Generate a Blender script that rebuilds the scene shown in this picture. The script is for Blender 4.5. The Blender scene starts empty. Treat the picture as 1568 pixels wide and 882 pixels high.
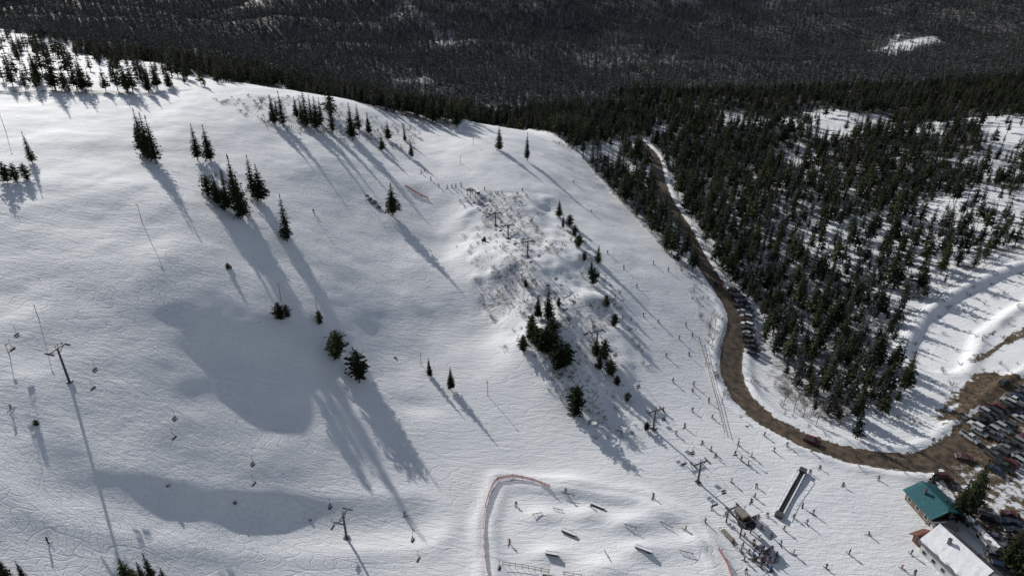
import bpy, math, random, bmesh
import numpy as np
from mathutils import Vector, Matrix
random.seed(7); np.random.seed(7)
sc=bpy.context.scene
# ------------------------------------------------------------ camera model
CAMZ=130.0; TH=math.radians(28); F=1060.0
def ray(u,v):
    x=(u-784)/F; y=(441-v)/F
    return np.array([x, math.cos(TH)+y*math.sin(TH), -math.sin(TH)+y*math.cos(TH)])
def unproj(u,v,z):
    d=ray(u,v); t=(z-CAMZ)/d[2]; return d[0]*t,d[1]*t,z
# ------------------------------------------------------------ terrain control
ctl=[(-250,150,70),(0,150,65),(0,225,62),(0,300,57.5),(0,420,49),(0,560,41.5),(0,700,36),(0,880,31),(-250,600,50),
(200,150,60),(200,220,56.5),(200,300,52.3),(200,420,43.2),(200,560,33.5),(200,700,26.5),(200,850,21.5),(100,360,50),(100,490,41.5),
(320,140,56),(400,150,53),(400,220,47.5),(400,300,42),(400,420,33),(400,560,22.5),(400,700,15),(400,850,9.5),(300,480,34.5),
(560,168,43),(500,240,41),(600,190,38),(600,250,33),(600,340,26.5),(600,460,17.5),(600,560,10.8),(600,660,6.6),(600,800,3),(500,500,21.3),
(700,205,32),(740,222,34),(760,197,30),(784,300,27),(700,300,27),(700,380,19.5),(770,400,22.5),(700,470,13),(760,500,9.5),(830,500,14.5),
(900,600,6),(850,640,3.5),(960,700,1.5),(750,640,4),(800,760,0.5),(900,860,0),
(850,250,24),(930,350,15),(1000,450,9),(1020,560,5),(1060,680,2),(1100,770,0),(870,330,20),(900,440,15),
(900,250,14),(960,300,7),(1000,240,2),(1060,380,3),(1110,460,0.5),(1120,600,0),(1240,680,-1),(1420,710,-2),(1200,800,-.5),(1400,860,-2),
(1250,450,-5),(1200,560,-4),(1450,350,0),(1568,400,5),(1500,220,8),(1200,250,-5),(1400,600,-1.5),(1300,330,2),(1568,600,-1),(1568,800,-3),(1350,220,1)]
C=[unproj(*c) for c in ctl]
C+=[(-480,480,60),(-350,600,38),(-200,540,24),(-600,700,50),(-50,480,3),(100,520,0),(-100,700,-10),(200,750,-18),(500,600,8),(600,300,14),(500,120,8),
(0,1000,0),(-500,1000,10),(500,1000,-8),(1000,1000,30),(-1000,1000,60),(0,1400,55),(-700,1500,60),(700,1500,80),(0,2200,190),(-1500,2200,230),
(1500,2200,230),(2800,3000,350),(-2800,3000,350),(0,3400,330),(2800,0,150),(-2800,0,200),(1200,300,60),(-1000,200,90),(-300,100,62),(-150,0,32),(0,0,-2),(200,0,-4),
(0,-300,-15),(400,-300,0),(-400,-300,50),(2800,-300,100),(-2800,-300,200)]
C=np.array(C,float); S=100.0
def U(r2): return 0.5*r2*np.log(r2+1e-9)
A=C[:,:2]/S; n=len(A)
r2=((A[:,None]-A[None])**2).sum(-1); K=U(r2)+np.eye(n)*0.006
Pm=np.hstack([np.ones((n,1)),A]); M=np.block([[K,Pm],[Pm.T,np.zeros((3,3))]])
wts=np.linalg.solve(M,np.concatenate([C[:,2],np.zeros(3)]))
def tps(x,y):
    q=np.stack([x,y],-1)/S; out=np.zeros(len(x))
    for s in range(0,len(x),20000):
        qq=q[s:s+20000]; k=U(((qq[:,None]-A[None])**2).sum(-1))
        out[s:s+20000]=k@wts[:n]+wts[n]+qq@wts[n+1:]
    return out
def h2(ix,iy,seed):
    s=np.sin(ix*127.1+iy*311.7+seed*74.7)*43758.5453; return s-np.floor(s)
def vn(x,y,sc_,seed=0):
    x=x/sc_;y=y/sc_;ix=np.floor(x);iy=np.floor(y);fx=x-ix;fy=y-iy
    fx=fx*fx*fx*(fx*(fx*6-15)+10);fy=fy*fy*fy*(fy*(fy*6-15)+10)
    a=h2(ix,iy,seed);b=h2(ix+1,iy,seed);c=h2(ix,iy+1,seed);d=h2(ix+1,iy+1,seed)
    return (a+(b-a)*fx)*(1-fy)+(c+(d-c)*fx)*fy
def fbm(x,y,sc_,o=3,seed=0):
    r=0;a=1;t=0
    for i in range(o): r=r+a*vn(x*math.cos(i)-y*math.sin(i),x*math.sin(i)+y*math.cos(i),sc_/2**i,seed+i*5);t+=a;a*=.5
    return r/t
def sst(a,b,x):
    t=np.clip((x-a)/(b-a),0,1); return t*t*(3-2*t)
def dist_poly(x,y,pl):
    d=np.full(len(x),1e9)
    for (a,b) in zip(pl[:-1],pl[1:]):
        ax,ay=a[0],a[1];bx,by=b[0]-ax,b[1]-ay;L=bx*bx+by*by
        t=np.clip(((x-ax)*bx+(y-ay)*by)/L,0,1); d=np.minimum(d,np.hypot(x-ax-t*bx,y-ay-t*by))
    return d
def inpoly(x,y,pl):
    c=np.zeros(len(x),bool);j=len(pl)-1
    for i in range(len(pl)):
        xi,yi=pl[i][0],pl[i][1];xj,yj=pl[j][0],pl[j][1]
        if yi!=yj: c^=((yi>y)!=(yj>y))&(x<(xj-xi)*(y-yi)/(yj-yi)+xi)
        j=i
    return c
def soft(x,y,pl,w): return inpoly(x,y,pl)*sst(0,w,dist_poly(x,y,list(pl)+[pl[0]]))
def axis(f0,f1,st,lo,hi):
    m=list(np.arange(f0,f1,st));a=[];p=f0;s=st
    while p>lo: s=min(s*1.06,16);p-=s;a.append(p)
    b=[];p=m[-1];s=st
    while p<hi: s=min(s*1.06,16);p+=s;b.append(p)
    return np.array(a[::-1]+m+b)
gx=axis(-240,300,1.15,-2600,2600); gy=axis(70,420,1.15,-300,3200)
XX,YY=np.meshgrid(gx,gy); X=XX.ravel();Y=YY.ravel()
Z=tps(X,Y)
def setgrid(z):
    global ZG; ZG=z.reshape(len(gy),len(gx))
def zf(x,y):
    x=np.atleast_1d(np.asarray(x,float));y=np.atleast_1d(np.asarray(y,float))
    i=np.clip(np.searchsorted(gx,x)-1,0,len(gx)-2);j=np.clip(np.searchsorted(gy,y)-1,0,len(gy)-2)
    fx=(x-gx[i])/(gx[i+1]-gx[i]);fy=(y-gy[j])/(gy[j+1]-gy[j])
    return (ZG[j,i]*(1-fx)+ZG[j,i+1]*fx)*(1-fy)+(ZG[j+1,i]*(1-fx)+ZG[j+1,i+1]*fx)*fy
def W(u,v):
    d=ray(u,v); t=np.arange(60,3000,.4); z=CAMZ+t*d[2]; g=zf(d[0]*t,d[1]*t)
    k=np.argmax(z<g); t=t[k]; x,y=d[0]*t,d[1]*t
    return np.array([x,y,float(zf(x,y)[0])])
setgrid(Z)
def WL(l): return [W(*p) for p in l]
def densify(pl,step):
    out=[]
    P=[np.array(p[:2]) for p in pl]
    P=[2*P[0]-P[1]]+P+[2*P[-1]-P[-2]]
    for i in range(1,len(P)-2):
        L=np.linalg.norm(P[i+1]-P[i]);m=max(1,int(L/step))
        for k in range(m):
            t=k/m;a,b,c,d=P[i-1],P[i],P[i+1],P[i+2]
            out.append(.5*((2*b)+(-a+c)*t+(2*a-5*b+4*c-d)*t*t+(-a+3*b-3*c+d)*t**3))
    out.append(P[-2]); return out
road_img=[(1660,545),(1568,598),(1510,645),(1455,690),(1410,710),(1350,706),(1290,694),(1230,674),(1175,645),(1137,612),(1120,575),(1121,535),(1131,500),(1118,465),(1090,425),(1065,385),(1048,350),(1025,315),(1010,280),(1000,240),(975,215)]
road=WL(road_img); roadD=densify(road,3)
track=WL([(1700,400),(1568,430),(1500,465),(1455,500),(1432,550)])
cat=WL([(-60,560),(0,640),(60,705),(110,748),(250,785),(450,805),(640,800)])
spine=WL([(215,290),(290,370),(350,450),(430,540),(520,630)])
spine2=WL([(40,330),(110,400),(170,470)])
gully=WL([(60,420),(200,480),(310,560),(420,640)])
bowl=WL([(640,300),(690,400),(730,480),(800,570)])
lot=WL([(1440,690),(1500,640),(1568,580),(1720,480),(1800,900),(1520,930),(1490,800),(1445,745)])
mud=WL([(1300,700),(1370,650),(1420,600),(1480,500),(1600,470),(1700,500),(1620,600),(1450,710)])
ski=WL([(-400,135),(0,140),(200,146),(320,135),(430,136),(560,163),(640,187),(700,203),(760,192),(850,213),(900,250),(960,320),(1005,370),(1055,430),(1075,500),(1095,600),(1140,650),(1240,705),(1400,740),(1440,790),(1480,1300),(-400,1300)])
park=WL([(748,900),(742,800),(765,735),(850,745),(980,760),(1060,800),(1120,900)])
spur=WL([(695,300),(790,292),(850,300),(900,370),(940,440),(985,560),(1000,690),(950,700),(880,660),(790,560),(715,480),(690,380)])
ridge=WL([(300,150),(430,145),(560,170),(660,200),(650,245),(560,225),(450,215),(350,180)])
dR=dist_poly(X,Y,[tuple(p) for p in roadD[::3]]+[tuple(roadD[-1])])
dT=dist_poly(X,Y,track);dC=dist_poly(X,Y,cat);dP=dist_poly(X,Y,park)
inS=inpoly(X,Y,ski);inL=inpoly(X,Y,lot);inM=inpoly(X,Y,mud);sM=soft(X,Y,mud,12);sSp=soft(X,Y,spur,7);sRg=soft(X,Y,ridge,10)
near=sst(900,300,Y)
hill=sst(3,14,Z)*inS
out=(~inS).astype(float)
Z=Z+(fbm(X,Y,42,3,3)-.5)*(1.2+3.0*hill)*near*(1-inL)*sst(2,20,dR)
Z=Z+(fbm(X,Y,9,3,9)-.5)*(.12+.7*hill)*near*(1-.8*inL)*sst(3,10,dR)
Z=Z+(fbm(X,Y,8,3,19)-.5)*2.8*sSp
Z=Z+1.3*np.exp(-(dist_poly(X,Y,spine)/12)**2)+1.0*np.exp(-(dist_poly(X,Y,spine2)/10)**2)-.8*np.exp(-(dist_poly(X,Y,gully)/12)**2)-1.0*np.exp(-(dist_poly(X,Y,bowl)/8)**2)
Z=Z+(fbm(X,Y,60,4,23)-.5)*14*out*sst(20,80,dR)*sst(300,420,Y+X*.4)*(1-inM)
Z=Z+(fbm(X,Y,340,4,31)-.5)*105*sst(600,1100,Y)
Z=Z+.8*np.exp(-((dR-5.6)/1.3)**2)*(.4+vn(X,Y,6,5))*(1-inL)
Z=Z-1.3*sst(9,6,dT)+.9*np.exp(-((dT-10.5)/1.8)**2)*(.3+1.2*vn(X,Y,9,15))
Z=Z-.9*np.exp(-(dC/5)**2)+.35*np.exp(-((dC-8)/2.5)**2)
Z=Z+.8*np.exp(-((dP-1.5)/1.6)**2)*(.4+vn(X,Y,8,55))
for (u,v,r,hh) in [(870,745,7,1.2),(960,805,5,1.4),(985,845,5,1.2),(830,790,4,.9),(900,790,5,1.2),(1060,835,5,.9),(840,850,4,1),(640,620,6,-.8),(1010,790,6,.9),(930,870,5,1)]:
    p=W(u,v); Z=Z+hh*np.exp(-(((X-p[0])/r)**2+((Y-p[1])/(r*.55))**2))
setgrid(Z)
nz=fbm(X,Y,14,3,41)
ra=math.radians(35);xs=X*math.cos(ra)+Y*math.sin(ra);ys=-X*math.sin(ra)+Y*math.cos(ra)
nst=fbm(xs*.22,ys,5,4,43)
dirt=np.maximum.reduce([sst(4.6,3.0,dR),inL*(.70+.6*(nz-.5)),sM*sst(.38,.60,nst)*.95,.7*sst(.55,.7,nz)*sst(12,5,dR)*sst(185,165,Y)])
dirt=dirt*(1-sst(9,6,dT))
scrub=np.maximum.reduce([sSp*(.10+.85*sst(.38,.66,fbm(X,Y,20,2,51))),sRg*.7,(inS*sst(.55,.75,fbm(X,Y,30,2,61))*sst(14,26,Z))*.2])
DENSE=WL([(1060,360),(1010,240),(1060,190),(1180,250),(1230,400),(1330,450),(1370,540),(1310,640),(1200,640),(1175,560),(1170,480),(1110,420)])
ZONES=[(WL([(-60,138),(-60,45),(0,45),(100,72),(210,95),(310,118),(320,134),(200,146)]),.12),
(WL([(1380,600),(1420,450),(1600,360),(1700,420),(1600,560),(1400,640)]),.06),
(WL([(1240,175),(1330,170),(1345,205),(1260,212)]),.15),(WL([(870,218),(950,218),(980,250),(930,260),(880,235)]),.15),
(WL([(1210,350),(1440,300),(1568,310),(1568,370),(1420,430),(1300,430),(1220,400)]),.62),
(WL([(1480,195),(1568,180),(1568,225),(1490,225)]),.08),(WL([(1325,74),(1400,55),(1410,70),(1325,84)]),.2),
(WL([(610,118),(655,114),(680,132),(625,135)]),.25),(WL([(735,155),(768,155),(770,175),(738,175)]),.25),(WL([(565,12),(612,4),(628,26),(575,32)]),.4),
(WL([(645,45),(688,38),(712,66),(655,72)]),.55)]
def dens(x,y):
    ins=inpoly(x,y,ski); d=.95*np.ones(len(x))
    c=fbm(x,y,30,3,71)
    far=sst(430,620,y)
    d=np.where(far>.5,.55+.43*sst(.24,.34,fbm(x,y,90,4,81)),d)
    right=(x>90)&(y<560)
    d=np.where(right,.30+.66*sst(.34,.48,c),d)
    d=np.where(inpoly(x,y,DENSE),.96,d)
    wob=sst(200,900,y)
    xx=x+(fbm(x,y,40,3,90)-.5)*(20+90*wob);yy=y+(fbm(x,y,40,3,95)-.5)*(20+110*wob)
    for p,k in ZONES: d=np.where(inpoly(xx,yy,p),d*k,d)
    d=np.where(ins|inpoly(x,y,lot)|inpoly(x,y,mud),0,d)
    d=d*(dist_poly(x,y,[tuple(p) for p in roadD[::4]])>6)*(dist_poly(x,y,track)>14)
    return d
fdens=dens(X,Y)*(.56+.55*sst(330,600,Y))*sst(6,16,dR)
# ------------------------------------------------------------ materials
def newmat(name,rough=.8,spec=.3):
    m=bpy.data.materials.new(name);m.use_nodes=True
    b=m.node_tree.nodes['Principled BSDF'];b.inputs['Roughness'].default_value=rough;b.inputs['Specular IOR Level'].default_value=spec
    return m,m.node_tree.nodes,m.node_tree.links,b
def simple(name,c1,c2=None,scale=2.0,rough=.7,metal=0,spec=.4,bump=0):
    m,N,L,b=newmat(name,rough,spec);b.inputs['Metallic'].default_value=metal
    if c2 is None: c2=tuple(x*.7 for x in c1)
    t=N.new('ShaderNodeTexCoord');n=N.new('ShaderNodeTexNoise');n.inputs['Scale'].default_value=scale;n.inputs['Detail'].default_value=4
    r=N.new('ShaderNodeValToRGB');r.color_ramp.elements[0].position=.35;r.color_ramp.elements[1].position=.65
    r.color_ramp.elements[0].color=(*c2,1);r.color_ramp.elements[1].color=(*c1,1)
    L.new(t.outputs['Object'],n.inputs['Vector']);L.new(n.outputs['Fac'],r.inputs['Fac']);L.new(r.outputs['Color'],b.inputs['Base Color'])
    if bump:
        bp=N.new('ShaderNodeBump');bp.inputs['Distance'].default_value=bump;L.new(n.outputs['Fac'],bp.inputs['Height']);L.new(bp.outputs['Normal'],b.inputs['Normal'])
    return m
def foliage(name,dk,lt,snow=0.0,scale=1.3):
    m,N,L,b=newmat(name,.95,.05)
    t=N.new('ShaderNodeTexCoord');n=N.new('ShaderNodeTexNoise');n.inputs['Scale'].default_value=scale;n.inputs['Detail'].default_value=2
    o=N.new('ShaderNodeObjectInfo');ad=N.new('ShaderNodeMath');ad.operation='MULTIPLY_ADD';ad.inputs[1].default_value=.45;ad.inputs[2].default_value=-.22
    s=N.new('ShaderNodeMath');s.operation='ADD'
    r=N.new('ShaderNodeValToRGB');r.color_ramp.elements[0].position=.3;r.color_ramp.elements[1].position=.75
    r.color_ramp.elements[0].color=(*dk,1);r.color_ramp.elements[1].color=(*lt,1)
    L.new(t.outputs['Object'],n.inputs['Vector']);L.new(o.outputs['Random'],ad.inputs[0]);L.new(ad.outputs[0],s.inputs[0]);L.new(n.outputs['Fac'],s.inputs[1]);L.new(s.outputs[0],r.inputs['Fac'])
    out=r.outputs['Color']
    if snow>0:
        n2=N.new('ShaderNodeTexNoise');n2.inputs['Scale'].default_value=2.2;n2.inputs['Detail'].default_value=1;L.new(t.outputs['Object'],n2.inputs['Vector'])
        r2_=N.new('ShaderNodeValToRGB');r2_.color_ramp.elements[0].position=.54;r2_.color_ramp.elements[1].position=.64;L.new(n2.outputs['Fac'],r2_.inputs['Fac'])
        mu=N.new('ShaderNodeMath');mu.operation='MULTIPLY';mu.inputs[1].default_value=snow;L.new(r2_.outputs['Color'],mu.inputs[0])
        mx=N.new('ShaderNodeMixRGB');mx.inputs[2].default_value=(.45,.49,.55,1);L.new(mu.outputs[0],mx.inputs[0]);L.new(out,mx.inputs[1]);out=mx.outputs[0]
    L.new(out,b.inputs['Base Color']);return m
def snowmat():
    m,N,L,b=newmat('snow_ground',.7,.2)
    t=N.new('ShaderNodeTexCoord');O=t.outputs['Object']
    def noise(sc_,det=4,vec=None,rough=.5,dist=0):
        n=N.new('ShaderNodeTexNoise');n.inputs['Scale'].default_value=sc_;n.inputs['Detail'].default_value=det;n.inputs['Roughness'].default_value=rough;n.inputs['Distortion'].default_value=dist
        L.new(vec or O,n.inputs['Vector']);return n.outputs['Fac']
    def math_(op,a,b_=None,c=None):
        k=N.new('ShaderNodeMath');k.operation=op
        for i,v in enumerate((a,b_,c)):
            if v is None: continue
            if isinstance(v,(int,float)): k.inputs[i].default_value=v
            else: L.new(v,k.inputs[i])
        return k.outputs[0]
    def attr(nm):
        a=N.new('ShaderNodeAttribute');a.attribute_name=nm;return a.outputs['Fac']
    def mixc(f,a,b_):
        k=N.new('ShaderNodeMixRGB');L.new(f,k.inputs[0])
        for i,v in ((1,a),(2,b_)):
            if isinstance(v,tuple): k.inputs[i].default_value=(*v,1)
            else: L.new(v,k.inputs[i])
        return k.outputs[0]
    def ramp(f,a,b_):
        k=N.new('ShaderNodeMapRange');k.interpolation_type='SMOOTHSTEP';L.new(f,k.inputs[0]);k.inputs[1].default_value=a;k.inputs[2].default_value=b_;return k.outputs[0]
    def mapv(rot,sx):
        mp=N.new('ShaderNodeMapping');mp.inputs['Rotation'].default_value=(0,0,math.radians(rot));mp.inputs['Scale'].default_value=(sx,1.0,1);L.new(O,mp.inputs['Vector']);return mp.outputs[0]
    a1=noise(.9,4,mapv(48,.28),.62,.4);a3=noise(.05,3);a4=noise(2.2,3,None,.7)
    def tracks(rot,sx,sc_,k,w):
        nn=noise(sc_,1,mapv(rot,sx));p=math_('PINGPONG',math_('MULTIPLY',nn,k),.5);return ramp(p,w,0.0)
    tr=math_('MAXIMUM',tracks(-60,.12,.10,22,.10),math_('MAXIMUM',tracks(-42,.15,.13,16,.08),tracks(70,.2,.07,14,.06)))
    patch=ramp(noise(.028,2),.42,.62)
    tr=math_('MULTIPLY',tr,math_('MULTIPLY_ADD',patch,.7,.3))
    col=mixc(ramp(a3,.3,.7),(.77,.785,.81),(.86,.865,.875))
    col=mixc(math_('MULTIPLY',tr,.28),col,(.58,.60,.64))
    fl=math_('MULTIPLY',ramp(math_('ADD',noise(.9,4,None,.75),math_('MULTIPLY',attr('scrub'),.14)),.62,.74),ramp(attr('scrub'),.02,.3))
    col=mixc(math_('MULTIPLY',fl,.65),col,(.18,.14,.10))
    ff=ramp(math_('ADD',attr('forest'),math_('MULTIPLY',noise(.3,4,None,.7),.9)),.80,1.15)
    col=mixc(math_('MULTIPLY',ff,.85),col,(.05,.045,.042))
    dn=noise(.45,4,None,.7)
    df=ramp(math_('ADD',attr('dirt'),math_('MULTIPLY',math_('SUBTRACT',dn,.5),1.6)),.45,.66)
    mudc=mixc(ramp(noise(.9,4,None,.7),.35,.65),(.05,.036,.024),(.17,.125,.08))
    col=mixc(df,col,mudc)
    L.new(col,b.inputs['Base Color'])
    hh=math_('ADD',math_('MULTIPLY',a1,math_('MULTIPLY_ADD',patch,-.18,.42)),math_('ADD',math_('MULTIPLY',tr,-.08),math_('MULTIPLY',a4,.14)))
    bp=N.new('ShaderNodeBump');bp.inputs['Distance'].default_value=1.0;bp.inputs['Strength'].default_value=.68;L.new(hh,bp.inputs['Height']);L.new(bp.outputs['Normal'],b.inputs['Normal'])
    return m
SNOW=snowmat()
# ------------------------------------------------------------ terrain mesh
nx,ny=len(gx),len(gy)
me=bpy.data.meshes.new('snowy_terrain')
co=np.stack([X,Y,Z],-1).astype(np.float32)
i,j=np.meshgrid(np.arange(nx-1),np.arange(ny-1));a=(j*nx+i).ravel()
fa=np.stack([a,a+1,a+nx+1,a+nx],-1).astype(np.int32)
me.vertices.add(len(co));me.vertices.foreach_set('co',co.ravel())
me.loops.add(fa.size);me.loops.foreach_set('vertex_index',fa.ravel())
me.polygons.add(len(fa));me.polygons.foreach_set('loop_start',np.arange(0,fa.size,4,dtype=np.int32));me.polygons.foreach_set('loop_total',np.full(len(fa),4,np.int32))
me.polygons.foreach_set('use_smooth',np.ones(len(fa),bool))
me.update();me.validate()
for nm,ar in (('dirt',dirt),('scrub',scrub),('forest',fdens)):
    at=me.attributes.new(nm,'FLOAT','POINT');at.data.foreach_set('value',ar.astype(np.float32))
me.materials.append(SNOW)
ter=bpy.data.objects.new('snowy_terrain',me);sc.collection.objects.link(ter)
# ------------------------------------------------------------ mesh builder
class MB:
    def __init__(s): s.v=[];s.f=[];s.m=[]
    def poly(s,pts,m=0):
        k=len(s.v);s.v+=[tuple(p) for p in pts];s.f.append(tuple(range(k,k+len(pts))));s.m.append(m)
    def tube(s,p0,p1,r0,r1,n=6,m=0,cap=True):
        p0=Vector(p0);p1=Vector(p1);d=(p1-p0).normalized();a=d.orthogonal().normalized();b=d.cross(a);k=len(s.v)
        for p,r in ((p0,r0),(p1,r1)):
            for q in range(n):
                t=2*math.pi*q/n;s.v.append(tuple(p+a*math.cos(t)*r+b*math.sin(t)*r))
        for q in range(n): s.f.append((k+q,k+(q+1)%n,k+n+(q+1)%n,k+n+q));s.m.append(m)
        if cap: s.f.append(tuple(k+n+q for q in range(n)));s.m.append(m);s.f.append(tuple(k+n-1-q for q in range(n)));s.m.append(m)
    def box(s,c,sz,m=0,rz=0,taper=1.0,rx=0):
        R=Matrix.Rotation(rz,3,'Z')@Matrix.Rotation(rx,3,'X');k=len(s.v)
        for z in (-1,1):
            tp=taper if z>0 else 1
            for (x,y) in ((-1,-1),(1,-1),(1,1),(-1,1)): s.v.append(tuple(Vector(c)+R@Vector((x*sz[0]/2*tp,y*sz[1]/2*tp,z*sz[2]/2))))
        for q in ((0,3,2,1),(4,5,6,7),(0,1,5,4),(1,2,6,5),(2,3,7,6),(3,0,4,7)): s.f.append(tuple(k+e for e in q));s.m.append(m)
    def mesh(s,name,mats):
        me=bpy.data.meshes.new(name);me.from_pydata(s.v,[],s.f)
        for m in mats: me.materials.append(m)
        me.polygons.foreach_set('material_index',s.m);me.update();return me
def obj(name,me,loc=(0,0,0),rz=0,scl=1,parent=None):
    o=bpy.data.objects.new(name,me);o.location=loc;o.rotation_euler=(0,0,rz)
    o.scale=(scl,scl,scl) if isinstance(scl,(int,float)) else scl
    sc.collection.objects.link(o)
    if parent: o.parent=parent
    return o
# ------------------------------------------------------------ trees
BARK=simple('bark',(.10,.07,.05),scale=3)
PINE=foliage('pine_needles',(.013,.020,.011),(.065,.076,.036))
PINE2=foliage('pine_needles_far',(.015,.021,.018),(.052,.062,.045),.3)
PINE3=foliage('pine_needles_snowy',(.018,.022,.022),(.058,.066,.054),.75)
TWIG=simple('twigs',(.17,.13,.10),(.09,.065,.05),scale=4)
def conifer(name,seed,H,R,base,whorls,nb,kites,mat,rnd=0,bare=0.0,kw=.30):
    rg=random.Random(seed);b=MB();lean=(rg.uniform(-.02,.02)*H,rg.uniform(-.02,.02)*H)
    def tr(h): return Vector((lean[0]*h/H,lean[1]*h/H,h))
    b.tube((0,0,-1.0),tr(H*.55),.017*H,.010*H,6,0,False);b.tube(tr(H*.55),tr(H*.99),.010*H,.002*H,5,0,False)
    lop=[rg.uniform(.72,1.2) for _ in range(8)]
    for i in range(whorls):
        f=(i+rg.random()*.7)/whorls
        h=H*(base+(1-base)*f)
        if rnd: pr=math.sin(math.pi*min(1,(f*.82+.17)))**.6
        else: pr=min(1,(f+.10)/.22)*(1-f)**.80+.035
        if rg.random()<.06: pr*=.55
        nbb=max(3,int(nb*(1-.5*f)+rg.random()))
        a0=rg.random()*6.28
        for k in range(nbb):
            if rg.random()<.10+bare: continue
            az=a0+6.283*k/nbb+rg.uniform(-.35,.35)
            L=R*pr*rg.uniform(.62,1.12)*lop[int(az/6.283*8)%8]
            dr=rg.uniform(-.05,.42)*(1-f*.8) if not rnd else rg.uniform(-.5,.3)
            o=tr(h);d=Vector((math.cos(az),math.sin(az),-dr)).normalized()
            if kites>2 and f<.8: b.tube(o,o+d*L*.7,.004*H*(1-f*.6),.001*H,3,0,False)
            sd=Vector((-math.sin(az),math.cos(az),0))
            for q in range(kites):
                t=(q+.35+rg.random()*.4)/kites*.9
                c=o+d*L*t+Vector((0,0,rg.uniform(-.10,.12)*L))
                ln=L*(.62 if kites<3 else (.40 if kites<6 else .28))*rg.uniform(.8,1.25);w=L*kw*rg.uniform(.7,1.3)*(1.25-t*.6)
                ya=rg.uniform(-.7,.7) if kites<6 else rg.uniform(-1.3,1.3);d2=(d*math.cos(ya)+sd*math.sin(ya)).normalized();s2=d2.cross(Vector((0,0,1))).normalized()
                ro=rg.uniform(-.9,.9);s2=(s2*math.cos(ro)+d2.cross(s2)*math.sin(ro))
                b.poly([c-d2*ln*.35,c+s2*w*.5+d2*ln*.05,c+d2*ln*.65-Vector((0,0,.12*ln)),c-s2*w*.5+d2*ln*rg.uniform(-.1,.2)],1)
    for k in range(5):
        az=k*1.3;c=tr(H*(.93+.012*k));b.poly([c,c+Vector((math.cos(az),math.sin(az),.6))*H*.018,c+Vector((0,0,H*.05)),c+Vector((math.cos(az+2),math.sin(az+2),.6))*H*.015],1)
    return b.mesh(name,[BARK,mat])
def bare(name,seed,H,n0,depth,spread,r0,mat):
    rg=random.Random(seed);b=MB()
    def grow(p,d,L,r,dp):
        e=p+d*L;b.tube(p,e,r,r*.6,3,0,False)
        if dp<=0: return
        for k in range(rg.randint(2,4)):
            nd=(d+Vector((rg.uniform(-1,1),rg.uniform(-1,1),rg.uniform(-.2,.7)))*spread).normalized()
            grow(p+d*L*rg.uniform(.55,1),nd,L*rg.uniform(.5,.8),r*.55,dp-1)
    for k in range(n0):
        d=Vector((rg.uniform(-1,1)*spread*(n0>1),rg.uniform(-1,1)*spread*(n0>1),1)).normalized()
        grow(Vector((rg.uniform(-.3,.3)*(n0>1),rg.uniform(-.3,.3)*(n0>1),-.2)),d,H*.42,r0,depth)
    return b.mesh(name,[mat])
TALL=[conifer('tall_pine%d'%k,k,12,2.5+.3*(k%3),.06+.05*(k%2),36,11,6,PINE,kw=.28) for k in range(6)]
ROUND=[conifer('round_pine%d'%k,20+k,6,2.2,.04,18,13,9,PINE,rnd=1,kw=.20) for k in range(3)]
def coll(name,meshes):
    c=bpy.data.collections.new(name)
    for m in meshes: c.objects.link(bpy.data.objects.new(m.name,m))
    return c
def scatter(name,x,y,scl,cl,nvar,dz=0.0,sq=.15):
    n=len(x);z=zf(x,y)+dz
    me=bpy.data.meshes.new(name);me.from_pydata(np.stack([x,y,z],-1).tolist(),[],[])
    rg=np.random.RandomState(len(name)+n)
    for nm,ty,ar in (('scl','FLOAT',np.asarray(scl,np.float32)),('rot','FLOAT',(rg.rand(n)*6.28).astype(np.float32)),('sq','FLOAT',(np.asarray(scl)*(1+sq*(rg.rand(n)*2-1))).astype(np.float32)),('idx','INT',rg.randint(0,nvar,n).astype(np.int32))):
        at=me.attributes.new(nm,ty,'POINT');at.data.foreach_set('value',ar)
    o=obj(name,me)
    g=bpy.data.node_groups.new(name+'_nodes','GeometryNodeTree')
    g.interface.new_socket(name='Geometry',in_out='INPUT',socket_type='NodeSocketGeometry');g.interface.new_socket(name='Geometry',in_out='OUTPUT',socket_type='NodeSocketGeometry')
    N,L=g.nodes,g.links
    gi=N.new('NodeGroupInput');go=N.new('NodeGroupOutput');ip=N.new('GeometryNodeInstanceOnPoints');ci=N.new('GeometryNodeCollectionInfo')
    ci.inputs['Collection'].default_value=cl;ci.inputs['Separate Children'].default_value=True;ci.inputs['Reset Children'].default_value=True
    def na(nm,ty):
        a=N.new('GeometryNodeInputNamedAttribute');a.data_type=ty;a.inputs['Name'].default_value=nm;return a.outputs['Attribute']
    r=N.new('ShaderNodeCombineXYZ');s=N.new('ShaderNodeCombineXYZ')
    L.new(na('rot','FLOAT'),r.inputs[2]);q=na('sq','FLOAT');L.new(q,s.inputs[0]);L.new(q,s.inputs[1]);L.new(na('scl','FLOAT'),s.inputs[2])
    L.new(gi.outputs[0],ip.inputs['Points']);L.new(ci.outputs[0],ip.inputs['Instance']);ip.inputs['Pick Instance'].default_value=True
    L.new(na('idx','INT'),ip.inputs['Instance Index']);L.new(r.outputs[0],ip.inputs['Rotation']);L.new(s.outputs[0],ip.inputs['Scale']);L.new(ip.outputs[0],go.inputs[0])
    md=o.modifiers.new('scatter','NODES');md.node_group=g;return o
def jgrid(x0,x1,y0,y1,c,seed):
    rg=np.random.RandomState(seed);a,b=np.meshgrid(np.arange(x0,x1,c),np.arange(y0,y1,c))
    a=a.ravel()+rg.rand(a.size)*c;b=b.ravel()+rg.rand(b.size)*c;return a,b,rg
MID=[conifer('mid_pine%d'%k,40+k,12,2.5+.45*(k%3),.06+.08*(k%3),21,8,3,PINE if k%3 else PINE2,kw=.44,bare=.06*(k%2)) for k in range(6)]
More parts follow.
